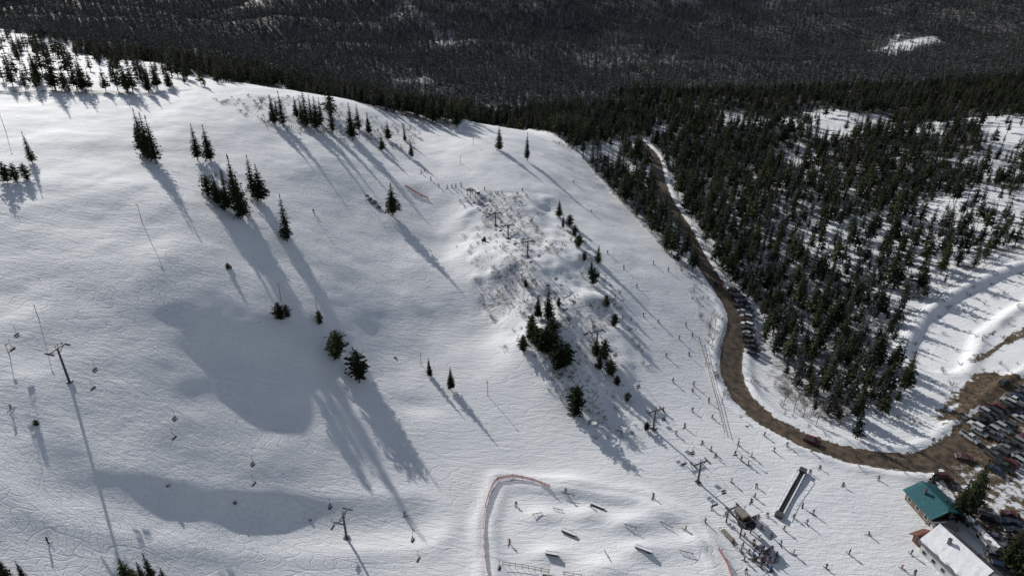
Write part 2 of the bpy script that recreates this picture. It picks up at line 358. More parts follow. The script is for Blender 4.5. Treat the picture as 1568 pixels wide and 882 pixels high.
FARM=[conifer('far_pine%d'%k,60+k,12,2.6+.25*(k%2),.06,11,5,2,(PINE2,PINE3,PINE3)[k%3],kw=.6) for k in range(6)]
cM=coll('mid_pines',MID);cF=coll('far_pines',FARM)
x,y,rg=jgrid(60,620,120,620,4.9,1)
k=(rg.rand(x.size)<dens(x,y))&(x<.95*y+100);x=x[k];y=y[k]
k=(x>90)|(y<10);x2,y2=x[k],y[k]
scatter('pine_forest',x2,y2,.5+.85*np.random.rand(len(x2))**1.2,cM,6)
x,y,rg=jgrid(-700,95,150,560,5.2,2)
k=(rg.rand(x.size)<dens(x,y))&(abs(x)<.95*y+100)&(y>250);x=x[k];y=y[k]
scatter('pine_forest_behind_ridge',x,y,.7+.65*np.random.rand(len(x)),cM,6)
x,y,rg=jgrid(-1400,1400,560,1420,5.5,3)
k=(rg.rand(x.size)<dens(x,y))&(abs(x)<.86*y+30)&~((x>95)&(y<620));x=x[k];y=y[k]
scatter('distant_pine_forest',x,y,.65+.7*np.random.rand(len(x)),cF,6)
# individual trees: base and top
T=[(85,138,52),(20,132,82),(60,130,72),(30,96,62),(125,135,85),(150,92,60),(48,70,50),(228,143,98),(195,140,105),(240,112,86),(180,108,86),(260,136,106),(283,128,104),(100,135,95),
(222,236,166),(240,252,178),(232,245,172),(212,218,190),(50,250,202),(303,246,190),(322,246,192),(365,330,238),(388,300,238),(400,310,252),(350,320,258),(336,315,268),(372,335,268),(360,300,250),
(440,370,298),(602,330,280),(658,577,548),(690,597,562),(420,190,145),(434,195,140),(470,195,136),(486,200,148),(506,178,108),(540,215,158),(463,188,150),(510,206,150),(478,190,145),(585,232,205),(620,217,190),(630,242,215),(565,205,172),(425,182,150),(550,198,160),(595,215,185),(492,190,150),(455,182,148),
(765,230,192),(807,247,203),(838,490,438),(824,488,452),(905,422,395),(915,404,375),(856,332,305),(862,350,328),(918,566,535),(200,905,855),(241,908,848),(222,900,860),(10,890,845),(40,893,858),(258,905,868),
(1385,598,538),(1296,560,498),(1312,642,582),(1340,560,500),(1440,420,352),(1555,880,800),(1350,600,560),(1478,792,712),(1462,800,735),(1490,772,705),(1540,870,805),(845,545,500),(830,540,505)]
RD=[(517,547,505),(551,581,536),(430,490,462),(440,487,466),(490,496,476),(12,280,246),(25,277,250),(42,275,250),(858,566,520),(836,540,500),(812,520,492),(800,538,512),(850,535,508),(881,637,592),(880,362,344),(886,378,358),(872,345,328),(908,436,410),(925,550,520),(935,575,550),(912,545,522),(320,300,268),(330,305,280),(350,412,402),(57,652,642),(345,322,290),(990,660,645),(742,370,362),
(822,530,500),(845,515,485),(868,555,525),(815,505,482),(895,400,385),(928,470,452),(940,500,480),(855,470,455),(805,440,428),(945,590,575),(960,615,600)]
def height(u,v,vt):
    p=W(u,v);dv=ray(u,vt);s=p[1]/dv[1];return max(.8,CAMZ+s*dv[2]-p[2]),p
for i,(u,v,vt) in enumerate(T):
    h,p=height(u,v,vt);s=h/12;w=s*random.uniform(.85,1.1)
    obj('pine_tree',TALL[i%6],p,random.random()*6.28,(w,w,s))
for i,(u,v,vt) in enumerate(RD):
    h,p=height(u,v,vt);s=h/6;w=s*random.uniform(.9,1.1)
    obj('juniper_tree' if h>2.5 else 'juniper_bush',ROUND[i%3],p,random.random()*6.28,(w,w,s))
# brush
SH=[bare('shrub%d'%k,80+k,1.8,9,2,.8,.035,TWIG) for k in range(4)]
cS=coll('shrubs',SH)
x,y,rg=jgrid(-260,300,90,440,2.2,5)
sc_f=soft(x,y,spur,6)*(.05+.33*sst(.42,.64,fbm(x,y,20,2,51)))+soft(x,y,ridge,8)*.28
for br,k_ in ((WL([(300,262),(345,262),(345,320),(315,310)]),.6),(WL([(790,500),(860,490),(880,550),(840,570),(790,535)]),.8),(WL([(850,320),(880,340),(940,430),(1000,560),(985,570),(920,440),(850,350)]),.4),
  (WL([(840,215),(900,225),(980,310),(1055,400),(1110,500),(1120,590),(1090,590),(1070,480),(1010,360),(900,250)]),.4),(WL([(780,400),(820,420),(850,480),(800,500),(770,440)]),.5),(WL([(1190,590),(1290,600),(1290,655),(1200,640)]),.6)):
    sc_f=np.maximum(sc_f,inpoly(x,y,br)*k_)
sc_f=np.maximum(sc_f,(~inpoly(x,y,ski))*(x>60)*.12)
k=(rg.rand(x.size)<sc_f)&(dist_poly(x,y,[tuple(p) for p in roadD[::4]])>4.5)&~inpoly(x,y,lot)
scatter('brush_thicket',x[k],y[k],.5+.9*rg.rand(k.sum()),cS,4)
BT=[bare('bare_tree%d'%k,90+k,9,1,5,.55,.14,TWIG) for k in range(3)]
for (u,v) in [(1230,640),(1250,650),(1215,632),(1268,640),(1240,615),(1285,652),(1200,620),(1090,530),(1100,550),(1085,515),(1105,520),(1260,600),(1222,600),(1275,590),(1465,770),(1500,790),(1095,500),(1455,745)]:
    p=W(u,v);obj('bare_deciduous_tree',random.choice(BT),p,random.random()*6.28,random.uniform(.7,1.1))
# ------------------------------------------------------------ road
MUD=simple('road_mud',(.14,.102,.068),(.045,.033,.023),scale=.45,rough=.6,bump=.08)
def ribbon(name,pl,w,mat,dz=.09,nw=6,jag=.5):
    b=MB();rows=[]
    for i,p in enumerate(pl):
        q=pl[min(i+1,len(pl)-1)]-pl[max(i-1,0)];q=q/np.linalg.norm(q);nrm=np.array([-q[1],q[0]])
        r=[]
        ww=w+random.uniform(-jag,jag)
        for k in range(nw+1):
            pt=p[:2]+nrm*ww*(k/nw-.5);r.append(len(b.v));edge=(k in(0,nw))
            b.v.append((pt[0],pt[1],float(zf(pt[0],pt[1])[0])+(dz if not edge else -.02)))
        rows.append(r)
    for r0,r1 in zip(rows[:-1],rows[1:]):
        for k in range(nw): b.f.append((r0[k],r0[k+1],r1[k+1],r1[k]));b.m.append(0)
    me=b.mesh(name,[mat]);me.polygons.foreach_set('use_smooth',[True]*len(me.polygons));return obj(name,me)
ribbon('dirt_road',densify(road,1.2),5.8,MUD,jag=.8)
# ------------------------------------------------------------ cars
GLASS=simple('car_glass',(.02,.025,.03),scale=1,rough=.1,spec=.8);TIRE=simple('tire',(.02,.02,.02),rough=.9);CHR=simple('car_trim',(.5,.5,.5),rough=.3,metal=.8);TAIL=simple('tail_light',(.4,.02,.02),rough=.3)
def car(kind,paint,name):
    b=MB();Lh={'sedan':2.3,'suv':2.35,'pickup':2.75}[kind];w=.92
    hz={'sedan':.85,'suv':1.05,'pickup':1.05}[kind];rz_={'sedan':1.42,'suv':1.8,'pickup':1.8}[kind]
    prof=[(-Lh,.35),(-Lh,hz-.12),(-Lh+.12,hz),(Lh*.42,hz),(Lh-.25,hz-.12),(Lh,hz-.35),(Lh,.35)]
    k=len(b.v);nn=len(prof)
    for sgn in (-1,1):
        for (px,pz) in prof: b.v.append((px,sgn*(w-.05*max(0,(pz-.6)/(hz-.6))),pz))
    b.f.append(tuple(k+q for q in range(nn)));b.m.append(0);b.f.append(tuple(k+nn+nn-1-q for q in range(nn)));b.m.append(0)
    for q in range(nn): b.f.append((k+q,k+nn+q,k+nn+(q+1)%nn,k+(q+1)%nn));b.m.append(0)
    if kind=='sedan': g=(-Lh+.55,-Lh+1.15,.35,1.05)
    elif kind=='suv': g=(-Lh+.08,-Lh+.35,.45,1.1)
    else: g=(-.55,-.45,.85,1.4)
    k=len(b.v);zb=hz-.01
    for (xx,zz,ww) in ((g[0],zb,.86),(g[3],zb,.86),(g[2],rz_-.05,.68),(g[1],rz_-.05,.68)):
        b.v+=[(xx,-ww,zz),(xx,ww,zz)]
    for q in ((0,2,4,6),(1,7,5,3),(2,3,5,4),(0,6,7,1)): b.f.append(tuple(k+e for e in q));b.m.append(1)
    b.box(((g[1]+g[2])/2,0,rz_-.02),(g[2]-g[1]+.06,1.40,.07),0,taper=.93)
    for sg in (-1,1):
        b.tube((g[0],sg*.86,zb),(g[1],sg*.69,rz_-.05),.04,.04,4,0);b.tube((g[3],sg*.86,zb),(g[2],sg*.69,rz_-.05),.04,.04,4,0);mx=(g[1]+g[2])/2;b.tube((mx,sg*.87,zb),(mx,sg*.69,rz_-.04),.045,.045,4,0)
        b.box((g[3]-.15,sg*1.0,hz+.05),(.12,.2,.14),0)
        b.box((Lh+.01,sg*.62,hz-.42),(.05,.35,.14),3);b.box((-Lh-.01,sg*.72,hz-.25),(.05,.22,.2),4)
        for xx in (-Lh*.6,Lh*.62): b.tube((xx,sg*.72,.34),(xx,sg*.95,.34),.34,.34,12,2);b.tube((xx,sg*.95,.34),(xx,sg*.96,.34),.18,.18,8,3)
    if kind=='pickup': b.box((-Lh*.6,0,hz+.005),(1.9,1.45,.02),2)
    b.box((Lh+.02,0,.48),(.12,1.7,.2),3);b.box((-Lh-.02,0,.48),(.12,1.7,.2),3)
    return b.mesh(name,[paint,GLASS,TIRE,CHR,TAIL])
paints=[(.02,.02,.022),(.35,.36,.37),(.6,.6,.6),(.025,.04,.08),(.10,.10,.11),(.09,.02,.02),(.04,.05,.045),(.2,.2,.21),(.03,.03,.035),(.06,.065,.07)]
pm=[simple('car_paint%d'%i,c,tuple(q*.92 for q in c),rough=.3,spec=.6) for i,c in enumerate(paints)]
CARS=[car(('suv','sedan','pickup','suv')[i%4],pm[(i*3)%10],'car%d'%i) for i in range(20)]
def putcar(x,y,a):
    obj('parked_car',random.choice(CARS),(x,y,float(zf(x,y)[0])+.06),a)
def carrow(p0,p1,off=math.pi/2,step=2.75,skip=.06):
    a=W(*p0);b=W(*p1);L=np.linalg.norm((b-a)[:2]);n=int(L/step);ang=math.atan2(b[1]-a[1],b[0]-a[0])
    for i in range(n+1):
        if random.random()<skip: continue
        q=a+(b-a)*i/max(1,n);putcar(q[0]+random.uniform(-.2,.2),q[1]+random.uniform(-.2,.2),ang+off+random.uniform(-.05,.05)+(math.pi if random.random()<.5 else 0))
for r in [((1510,636),(1640,562)),((1494,655),(1640,576)),((1484,672),(1500,664)),((1515,668),(1650,600)),((1520,700),(1650,640)),((1524,722),(1650,660)),((1512,796),(1530,870)),((1545,790),(1570,870))]: carrow(*r)
carrow((1124,448),(1142,488),off=math.radians(60),step=3.0,skip=.1);carrow((1143,492),(1153,545),off=math.radians(60),step=3.0,skip=.1);carrow((1136,458),(1152,492),off=math.radians(60),step=3.4,skip=.3)
for (u,v,u2,v2) in [(1243,678,1252,681),(1537,588,1545,583),(1443,733,1454,735),(1476,703,1486,705),(1100,440,1104,446)]:
    a=W(u,v);b=W(u2,v2);putcar(a[0],a[1],math.atan2(b[1]-a[1],b[0]-a[0]))
# ------------------------------------------------------------ lifts
STEEL=simple('galvanised_steel',(.10,.10,.11),(.06,.06,.065),rough=.6,metal=.3);BLACK=simple('black_rubber',(.03,.03,.03));WOOD=simple('weathered_wood',(.22,.16,.10),(.12,.085,.055),scale=3)
SNOWP=simple('packed_snow',(.80,.81,.83),(.70,.715,.745),scale=1,bump=.08)
def azim(a,b): return math.atan2(b[1]-a[1],b[0]-a[0])
def towermesh(h):
    b=MB();b.tube((0,0,-1),(0,0,h),.30,.20,10);b.box((0,0,h+.1),(.28,4.4,.28));b.box((0,0,.1),(1.2,1.2,.4))
    for s in (-1,1):
        b.box((0,s*2.2,h-.25),(2.4,.13,.18))
        for q in (-1.1,-.55,0,.55,1.1): b.tube((q,s*2.2-.08,h-.05),(q,s*2.2+.08,h-.05),.2,.2,8)
        b.tube((0,s*.1,h-1.2),(0,s*1.8,h),.08,.08,4)
    b.tube((0,.3,h),(0,.3,h+1.2),.06,.06,4);b.tube((0,-.3,h),(0,-.3,h+1.2),.06,.06,4);b.tube((0,-.3,h+1.2),(0,.3,h+1.2),.06,.06,4)
    for q in range(int(h/.6)): b.box((.38,0,.6*q+.5),(.05,.45,.05))
    return b.mesh('lift_tower',[STEEL])
def chairmesh():
    b=MB();b.tube((0,0,.1),(0,.0,-1.1),.04,.04,5);b.tube((0,0,-1.1),(-.25,0,-2.1),.04,.04,5)
    b.tube((-.25,-.6,-2.1),(-.25,.6,-2.1),.04,.04,5)
    for s in (-.6,.6): b.tube((-.25,s,-2.1),(-.3,s,-2.9),.035,.035,5);b.tube((-.3,s,-2.9),(.3,s,-2.9),.035,.035,5);b.tube((-.3,s,-2.5),(.3,s,-2.5),.03,.03,5)
    b.box((.02,0,-2.85),(.5,1.2,.08));b.box((-.3,0,-2.5),(.06,1.2,.4));b.tube((.3,-.6,-3.2),(.3,.6,-3.2),.025,.025,4);return b.mesh('chair',[BLACK])
CH=chairmesh()
def lift(name,bases,hs,chair_ts):
    root=obj(name,None)
    P=[W(*b) for b in bases];ang=azim(P[0],P[-1])
    a,b_=P[0],P[-1];dv=(b_-a)[:2]/np.linalg.norm((b_-a)[:2]);nv=np.array([-dv[1],dv[0]])
    tops=[]
    for p,h in zip(P,hs):
        s=np.dot((p-a)[:2],dv);xy=a[:2]+dv*s;z=float(zf(xy[0],xy[1])[0])
        if h>0: obj('tower',towermesh(h),(xy[0],xy[1],z),ang,parent=root)
        tops.append((xy[0],xy[1],z+abs(h)+.15))
    cab=MB()
    for sgn in (-1,1):
        for (p,q) in zip(tops[:-1],tops[1:]):
            pv=None;L=math.dist(p,q)
            for k in range(9):
                t=k/8;c=Vector(p).lerp(Vector(q),t)+Vector((nv[0]*2.2*sgn,nv[1]*2.2*sgn,-L*.018*4*t*(1-t)))
                if pv: cab.tube(pv,c,.02,.02,4,0,False)
                pv=c
    obj('haul_rope',cab.mesh('rope',[STEEL]),parent=root)
    tot=[0]
    for p,q in zip(tops[:-1],tops[1:]): tot.append(tot[-1]+math.dist(p,q))
    for sgn in (-1,1):
        for t in chair_ts:
            s=(t+(.0 if sgn>0 else .012))*tot[-1]
            for i in range(len(tops)-1):
                if tot[i]<=s<=tot[i+1]:
                    f=(s-tot[i])/(tot[i+1]-tot[i]);L=tot[i+1]-tot[i];c=Vector(tops[i]).lerp(Vector(tops[i+1]),f)+Vector((nv[0]*2.2*sgn,nv[1]*2.2*sgn,-L*.018*4*f*(1-f)))
                    obj('chair',CH,c,ang+(0 if sgn>0 else math.pi),parent=root);break
    return ang,tops
angA,topsA=lift('chairlift',[(-560,330),(78,602),(549,792),(850,915)],[12,9,7,-4],[i/12+.03 for i in range(12)])
angB,topsB=lift('chairlift',[(724,302),(763,345),(782,365),(803,394),(907,537),(990,662),(1062,742),(1128,806)],[-4,5,5.5,6,6.5,6.5,6.5,-4],[i/13+.03 for i in range(13)])
GREYW=simple('grey_boards',(.28,.26,.23),(.18,.165,.15))
def terminal(name,u,v,ang,flip=1,k=1.0):
    p=W(u,v);r=obj(name,None,p,ang,k)
    b=MB()
    for s in (-1,1):
        for q in (-2.5,2.5): b.tube((q,s*1.6,-.5),(q,s*1.6,4),.18,.18,8)
        b.box((0,s*1.6,4.1),(7,.35,.4))
    for q in (-2.5,0,2.5): b.box((q,0,4.15),(.3,3.0,.3))
    obj('gantry',b.mesh('gantry',[STEEL]),parent=r)
    b=MB();b.tube((2.2*flip,0,3.55),(2.2*flip,0,3.8),2.2,2.2,28);b.tube((2.2*flip,0,3.3),(2.2*flip,0,4.3),.3,.3,10);obj('bullwheel',b.mesh('bullwheel',[BLACK]),parent=r)
    b=MB();b.box((0,0,4.7),(3.2,1.7,.8),0,taper=.92);b.box((0,0,5.15),(3.4,1.9,.1),1,taper=.96);obj('drive_housing',b.mesh('housing',[WOOD,GREYW]),parent=r)
    b=MB();b.box((-1,4.6,1.2),(2.2,2,2.4),0);b.box((-1,4.6,2.5),(2.8,2.6,.2),1);b.box((-1,3.59,1.6),(1.4,.04,.8),2);b.box((.11,4.6,1.6),(.04,1.3,.8),2);obj('operator_hut',b.mesh('hut',[WOOD,SNOWP,GLASS]),parent=r)
    b=MB();b.box((1,-4,.15),(4,1.2,.2),0)
    for q in (-1,3.2): b.tube((q,-5,0),(q,-5,1.4),.06,.06,5)
    b.tube((-1,-5,1.3),(3.2,-5,1.3),.05,.05,5);obj('loading_platform',b.mesh('platform',[GREYW]),parent=r)
terminal('lift_terminal',1130,808,angB,1);terminal('lift_terminal',722,302,angB,-1,.7);terminal('lift_terminal',852,915,angA,1)
# ------------------------------------------------------------ buildings
TEAL=simple('teal_metal_roof',(.03,.14,.16),(.02,.10,.12),rough=.5);SIDING=simple('wood_siding',(.20,.14,.10),(.14,.10,.07));WHITE=simple('white_siding',(.6,.6,.58),(.5,.5,.49));GREYR=simple('grey_roof',(.14,.14,.15));BROWN=simple('red_brown_boards',(.17,.07,.05))
def house(name,u,v,ang,L,Wd,hw,hr,wall,roof,snow=False,over=.7):
    p=W(u,v);r=obj(name,None,(p[0],p[1],p[2]-.1),ang)
    b=MB();l,w=L/2,Wd/2
    b.poly([(-l,-w,-1),(l,-w,-1),(l,-w,hw),(-l,-w,hw)]);b.poly([(l,w,-1),(-l,w,-1),(-l,w,hw),(l,w,hw)])
    b.poly([(l,-w,-1),(l,w,-1),(l,w,hw),(l,0,hw+hr),(l,-w,hw)]);b.poly([(-l,w,-1),(-l,-w,-1),(-l,-w,hw),(-l,0,hw+hr),(-l,w,hw)])
    obj('walls',b.mesh('walls',[wall]),parent=r)
    b=MB();o=over;e=hr/w*o
    for s in (-1,1):
        A=[(-l-o,s*(w+o),hw-e),(l+o,s*(w+o),hw-e),(l+o,0,hw+hr),(-l-o,0,hw+hr)]
        for dz in (.02,.28): b.poly([(x,y,z+dz) for x,y,z in A],0)
        for q in range(4):
            a,c=A[q],A[(q+1)%4];b.poly([(a[0],a[1],a[2]+.02),(c[0],c[1],c[2]+.02),(c[0],c[1],c[2]+.28),(a[0],a[1],a[2]+.28)],0)
        if snow and s>0:
            nn=14;ed=[.25+.35*random.random()+(.9 if random.random()<.2 else 0) for _ in range(nn+1)];pr=None
            for q in range(nn+1):
                xx=-l-o+.15+(2*(l+o)-.3)*q/nn;e0=ed[q]/(w+o)
                row=[(xx,s*(w+o)*(1-tt),hw-e+(hr+e)*tt+.3+(.0 if tt==e0 else .25+.1*random.random())) for tt in (e0,e0+.06,.5,.98)]
                if pr:
                    for m_ in range(3): b.poly([pr[m_],row[m_],row[m_+1],pr[m_+1]],1)
                pr=row
    for q in range(int(L/.6)):
        xx=-l+q*.6
        for s in ((-1,) if snow else (-1,1)): b.tube((xx,s*(w+o),hw-e+.3),(xx,0,hw+hr+.3),.03,.03,3,0,False)
    b.box((0,0,hw+hr+.3),(L+2*o,.35,.08),0)
    obj('roof',b.mesh('roof',[roof,SNOWP]),parent=r)
    b=MB();nwi=max(2,int(L/2.6));fl=1 if hw<4.5 else 2
    for f in range(fl):
        for q in range(nwi):
            xx=-l+(q+.5)*L/nwi
            for s in (-1,1): b.box((xx,s*(w+.03),1.6+f*2.8),(1.1,.05,1.1),0);b.box((xx,s*(w+.02),1.6+f*2.8),(1.3,.05,1.3),1)
        for q in range(max(1,int(Wd/3))):
            yy=-w+(q+.5)*Wd/max(1,int(Wd/3))
            for s in (-1,1): b.box((s*(l+.03),yy,1.6+f*2.8),(.05,1.1,1.1),0);b.box((s*(l+.02),yy,1.6+f*2.8),(.05,1.3,1.3),1)
    obj('windows',b.mesh('windows',[GLASS,SNOWP]),parent=r)
    b=MB();b.box((-l-.04,0,1.0),(.08,1.1,2.1),0);obj('door',b.mesh('door',[BROWN]),parent=r)
    if L>6:
        b=MB();b.box((l*.4,w*.4,hw+hr*.8+.5),(.6,.6,1.6),0);b.box((l*.4,w*.4,hw+hr*.8+1.35),(.75,.75,.1),1);b.box((-l*.3,-w*.5,hw+hr*.5+.5),(.5,.5,.9),1);obj('chimney',b.mesh('chimney',[GREYR,STEEL]),parent=r)
    return r
house('teal_roof_lodge',1424,782,math.radians(100),9,8,3.2,1.8,SIDING,TEAL)
house('snow_roofed_lodge',1464,872,math.radians(108),13,9,4,3.2,WHITE,GREYR,snow=True)
house('ticket_hut',1410,832,math.radians(20),3.2,2.6,2.3,.8,BROWN,BROWN)
house('ticket_hut',1440,815,math.radians(10),4,3,2.4,.8,WHITE,GREYR)
house('storage_shed',1501,826,math.radians(100),10,2.4,2.2,.5,WHITE,GREYR,snow=True,over=.2)
# magic carpet
a=W(1227,727);b_=W(1194,787);L=float(np.linalg.norm((b_-a)[:2]));c=(a+b_)/2
r=obj('magic_carpet_conveyor',None,(c[0],c[1],c[2]+.1),azim(a,b_))
b=MB();b.box((0,0,.15),(L,1.0,.3),0)
for q in range(int(L/1.2)): b.box((-L/2+q*1.2+.5,0,.31),(.08,.95,.05),1)
for s in (-1,1): b.box((0,s*.75,.3),(L+1,.3,.5),2);b.tube((-L/2,s*1.1,1),(L/2,s*1.1,1),.05,.05,4,1)
for s in (-1,1):
    for q in range(9): b.tube((-L/2+q*L/8,s*1.1,-.3),(-L/2+q*L/8,s*1.1,1),.05,.05,4,1)
b.box((-L/2-.8,0,.5),(1.6,1.8,1),1);b.box((L/2+.8,0,.5),(1.6,1.8,1),1)
obj('belt',b.mesh('belt',[BLACK,STEEL,SNOWP]),parent=r)
# fences
RED=simple('red_netting',(.45,.09,.07),(.35,.06,.05),rough=.8)
def fence(name,img,h,mat,post,step=2.5,band=(.1,1.0),net=True):
    pl=densify(WL(img),step);b=MB();pv=None
    for p in pl:
        z=float(zf(p[0],p[1])[0]);q=Vector((p[0],p[1],z));b.tube(q-Vector((0,0,.3)),q+Vector((0,0,h+.1)),.05,.05,5,1)
        if pv is not None:
            if net:
                for k in range(6):
                    f0=band[0]+(band[1]-band[0])*k/6;f1=f0+(band[1]-band[0])*.09
                    b.poly([pv+Vector((0,0,h*f0)),q+Vector((0,0,h*f0)),q+Vector((0,0,h*f1)),pv+Vector((0,0,h*f1))],0)
                for k in range(8):
                    c=pv.lerp(q,k/8);e=pv.lerp(q,(k+.3)/8);b.poly([c+Vector((0,0,h*band[0])),e+Vector((0,0,h*band[0])),e+Vector((0,0,h*band[1])),c+Vector((0,0,h*band[1]))],0)
            else:
                for f in (.45,.9): b.tube(pv+Vector((0,0,h*f)),q+Vector((0,0,h*f)),.06,.06,4,0)
        pv=q
    return obj(name,b.mesh(name,[mat,post]))
fence('red_safety_fence',[(748,890),(741,840),(741,795),(748,760),(762,735),(785,731),(815,737),(842,748)],1.1,RED,STEEL)
fence('red_safety_fence',[(1100,843),(1112,862),(1120,885)],1.0,RED,STEEL)
fence('red_safety_fence',[(621,287),(635,296),(656,306)],1.1,RED,STEEL)
fence('wooden_fence',[(1070,520),(1082,560),(1095,610),(1109,665)],1.3,WOOD,WOOD,net=False)
fence('wooden_fence',[(770,868),(800,872),(840,880),(890,888)],1.6,WOOD,WOOD,step=1.5,net=False)
fence('retaining_fence',[(1450,443),(1500,415),(1568,380),(1640,350)],1.6,BLACK,WOOD,net=False)
def feature(u,v,u2,v2,kind):
    a=W(u,v);b_=W(u2,v2);L=float(np.linalg.norm((b_-a)[:2]));c=(a+b_)/2;m=MB()
    if kind=='box':
        m.box((0,0,.55),(L,.8,.12),0);m.box((0,0,.25),(L*.95,.7,.5),1)
        for q in(-1,1): m.tube((-L/2,q*.42,.6),(L/2,q*.42,.6),.05,.05,5,2)
    else:
        m.tube((-L/2,0,.5),(L/2,0,.5),.08,.08,8,2)
        for q in (-.4,0,.4): m.tube((q*L,0,-.2),(q*L,0,.5),.05,.05,5,2)
    obj('snowboard_box' if kind=='box' else 'grind_rail',m.mesh(kind,[SNOWP,BLACK,STEEL]),c,azim(a,b_))
for f in [(860,812,882,822,'box'),(972,838,998,848,'box'),(846,780,862,784,'rail'),(815,790,830,786,'rail'),(860,757,880,762,'rail'),(905,772,925,780,'box'),(955,803,975,812,'rail'),(1010,800,1030,812,'rail'),(835,848,855,853,'box'),(925,845,935,860,'rail'),(1040,845,1062,850,'rail')]: feature(*f)
def pole(u,v,h):
    p=W(u,v);m=MB();m.tube((0,0,-.5),(0,0,h),.10,.06,6);m.box((.25,0,h),(.6,.25,.15));m.tube((0,0,h-.5),(.4,0,h),.03,.03,4);obj('light_pole',m.mesh('light_pole',[WOOD]),p,random.random()*6)
for (u,v,h) in [(218,342,6),(431,462,6),(487,483,6),(645,560,4),(747,607,5),(60,490,4),(10,205,8),(482,332,2.5),(705,250,3),(725,222,3),(1128,690,4),(1105,620,4),(1080,560,4),(560,310,3),(15,545,3)]: pole(u,v,h)
ROCK=simple('rock',(.2,.18,.16),(.1,.09,.08),scale=1.5,bump=.1)
def rock(u,v,s):
    bm=bmesh.new();bmesh.ops.create_icosphere(bm,subdivisions=2,radius=s)
    for q in bm.verts: q.co*=random.uniform(.75,1.2);q.co.z*=.7
    me=bpy.data.meshes.new('boulder');bm.to_mesh(me);bm.free();me.materials.append(ROCK);obj('boulder',me,W(u,v),random.random()*6)
for r in [(566,306,1.2),(572,311,1.5),(580,318,1.0),(350,411,1.0),(562,300,.8),(258,745,.5),(360,770,.5),(475,797,.4),(605,548,.5),(740,368,.9)]: rock(*r)
# ------------------------------------------------------------ people
def figure(pose):
    J={'pelvis':(0,0,.92),'waist':(.02,0,1.08),'chest':(.05,0,1.32),'neck':(.08,0,1.47),'head':(.10,0,1.58),'top':(.10,0,1.72)}
    if pose==0: J.update(lk=(.12,.12,.5),la=(0,.14,.09),lt=(.16,.15,.05),rk=(.12,-.12,.5),ra=(0,-.14,.09),rt=(.16,-.15,.05),ls=(.05,.2,1.38),le=(.02,.30,1.13),lh=(.24,.30,1.02),rs=(.05,-.2,1.38),re=(.02,-.30,1.13),rh=(.24,-.30,1.02))
    elif pose==1:
        J={'pelvis':(-.15,0,.72),'waist':(-.08,0,.88),'chest':(.08,0,1.08),'neck':(.2,0,1.2),'head':(.26,0,1.29),'top':(.3,0,1.42)}
        J.update(lk=(.2,.17,.46),la=(0,.2,.09),lt=(.17,.2,.05),rk=(.2,-.17,.46),ra=(0,-.2,.09),rt=(.17,-.2,.05),ls=(.1,.2,1.13),le=(.1,.38,.92),lh=(.36,.36,.9),rs=(.1,-.2,1.13),re=(.1,-.38,.92),rh=(.36,-.36,.9))
    else: J.update(lk=(.2,.12,.52),la=(.18,.14,.09),lt=(.34,.15,.05),rk=(0,-.12,.5),ra=(-.2,-.14,.12),rt=(-.04,-.15,.05),ls=(.05,.2,1.38),le=(-.1,.28,1.14),lh=(.08,.32,.98),rs=(.05,-.2,1.38),re=(.12,-.3,1.15),rh=(.33,-.3,1.15))
    R=dict(pelvis=.16,waist=.14,chest=.17,neck=.07,head=.11,top=.08,ls=.09,rs=.09,le=.06,re=.06,lh=.05,rh=.05,lk=.085,rk=.085,la=.07,ra=.07,lt=.05,rt=.05)
    E=[('pelvis','waist'),('waist','chest'),('chest','neck'),('neck','head'),('head','top'),('chest','ls'),('ls','le'),('le','lh'),('chest','rs'),('rs','re'),('re','rh'),('pelvis','lk'),('lk','la'),('la','lt'),('pelvis','rk'),('rk','ra'),('ra','rt')]
    ks=list(J);me=bpy.data.meshes.new('fig');me.from_pydata([J[k] for k in ks],[(ks.index(a),ks.index(b)) for a,b in E],[])
    o=bpy.data.objects.new('fig',me);sc.collection.objects.link(o);o.modifiers.new('s','SKIN')
    for i,k in enumerate(ks): me.skin_vertices[0].data[i].radius=(R[k],R[k])
    me.skin_vertices[0].data[0].use_root=True
    o.modifiers.new('ss','SUBSURF').levels=1
    bpy.context.view_layer.update();dg=bpy.context.evaluated_depsgraph_get();out=bpy.data.meshes.new_from_object(o.evaluated_get(dg))
    bpy.data.objects.remove(o);return out,J
JK=[simple('jacket%d'%i,c,tuple(q*.8 for q in c)) for i,c in enumerate([(.02,.02,.03),(.35,.03,.03),(.03,.08,.3),(.05,.05,.06),(.3,.2,.03),(.03,.2,.15)])]
PT=[simple('pants%d'%i,c,tuple(q*.8 for q in c)) for i,c in enumerate([(.02,.02,.022),(.06,.06,.07),(.12,.1,.07)])]
SKIN=simple('skin',(.5,.33,.25));HEL=simple('helmet',(.03,.03,.035),rough=.4);SKI=simple('ski',(.08,.05,.06))
FIG=[]
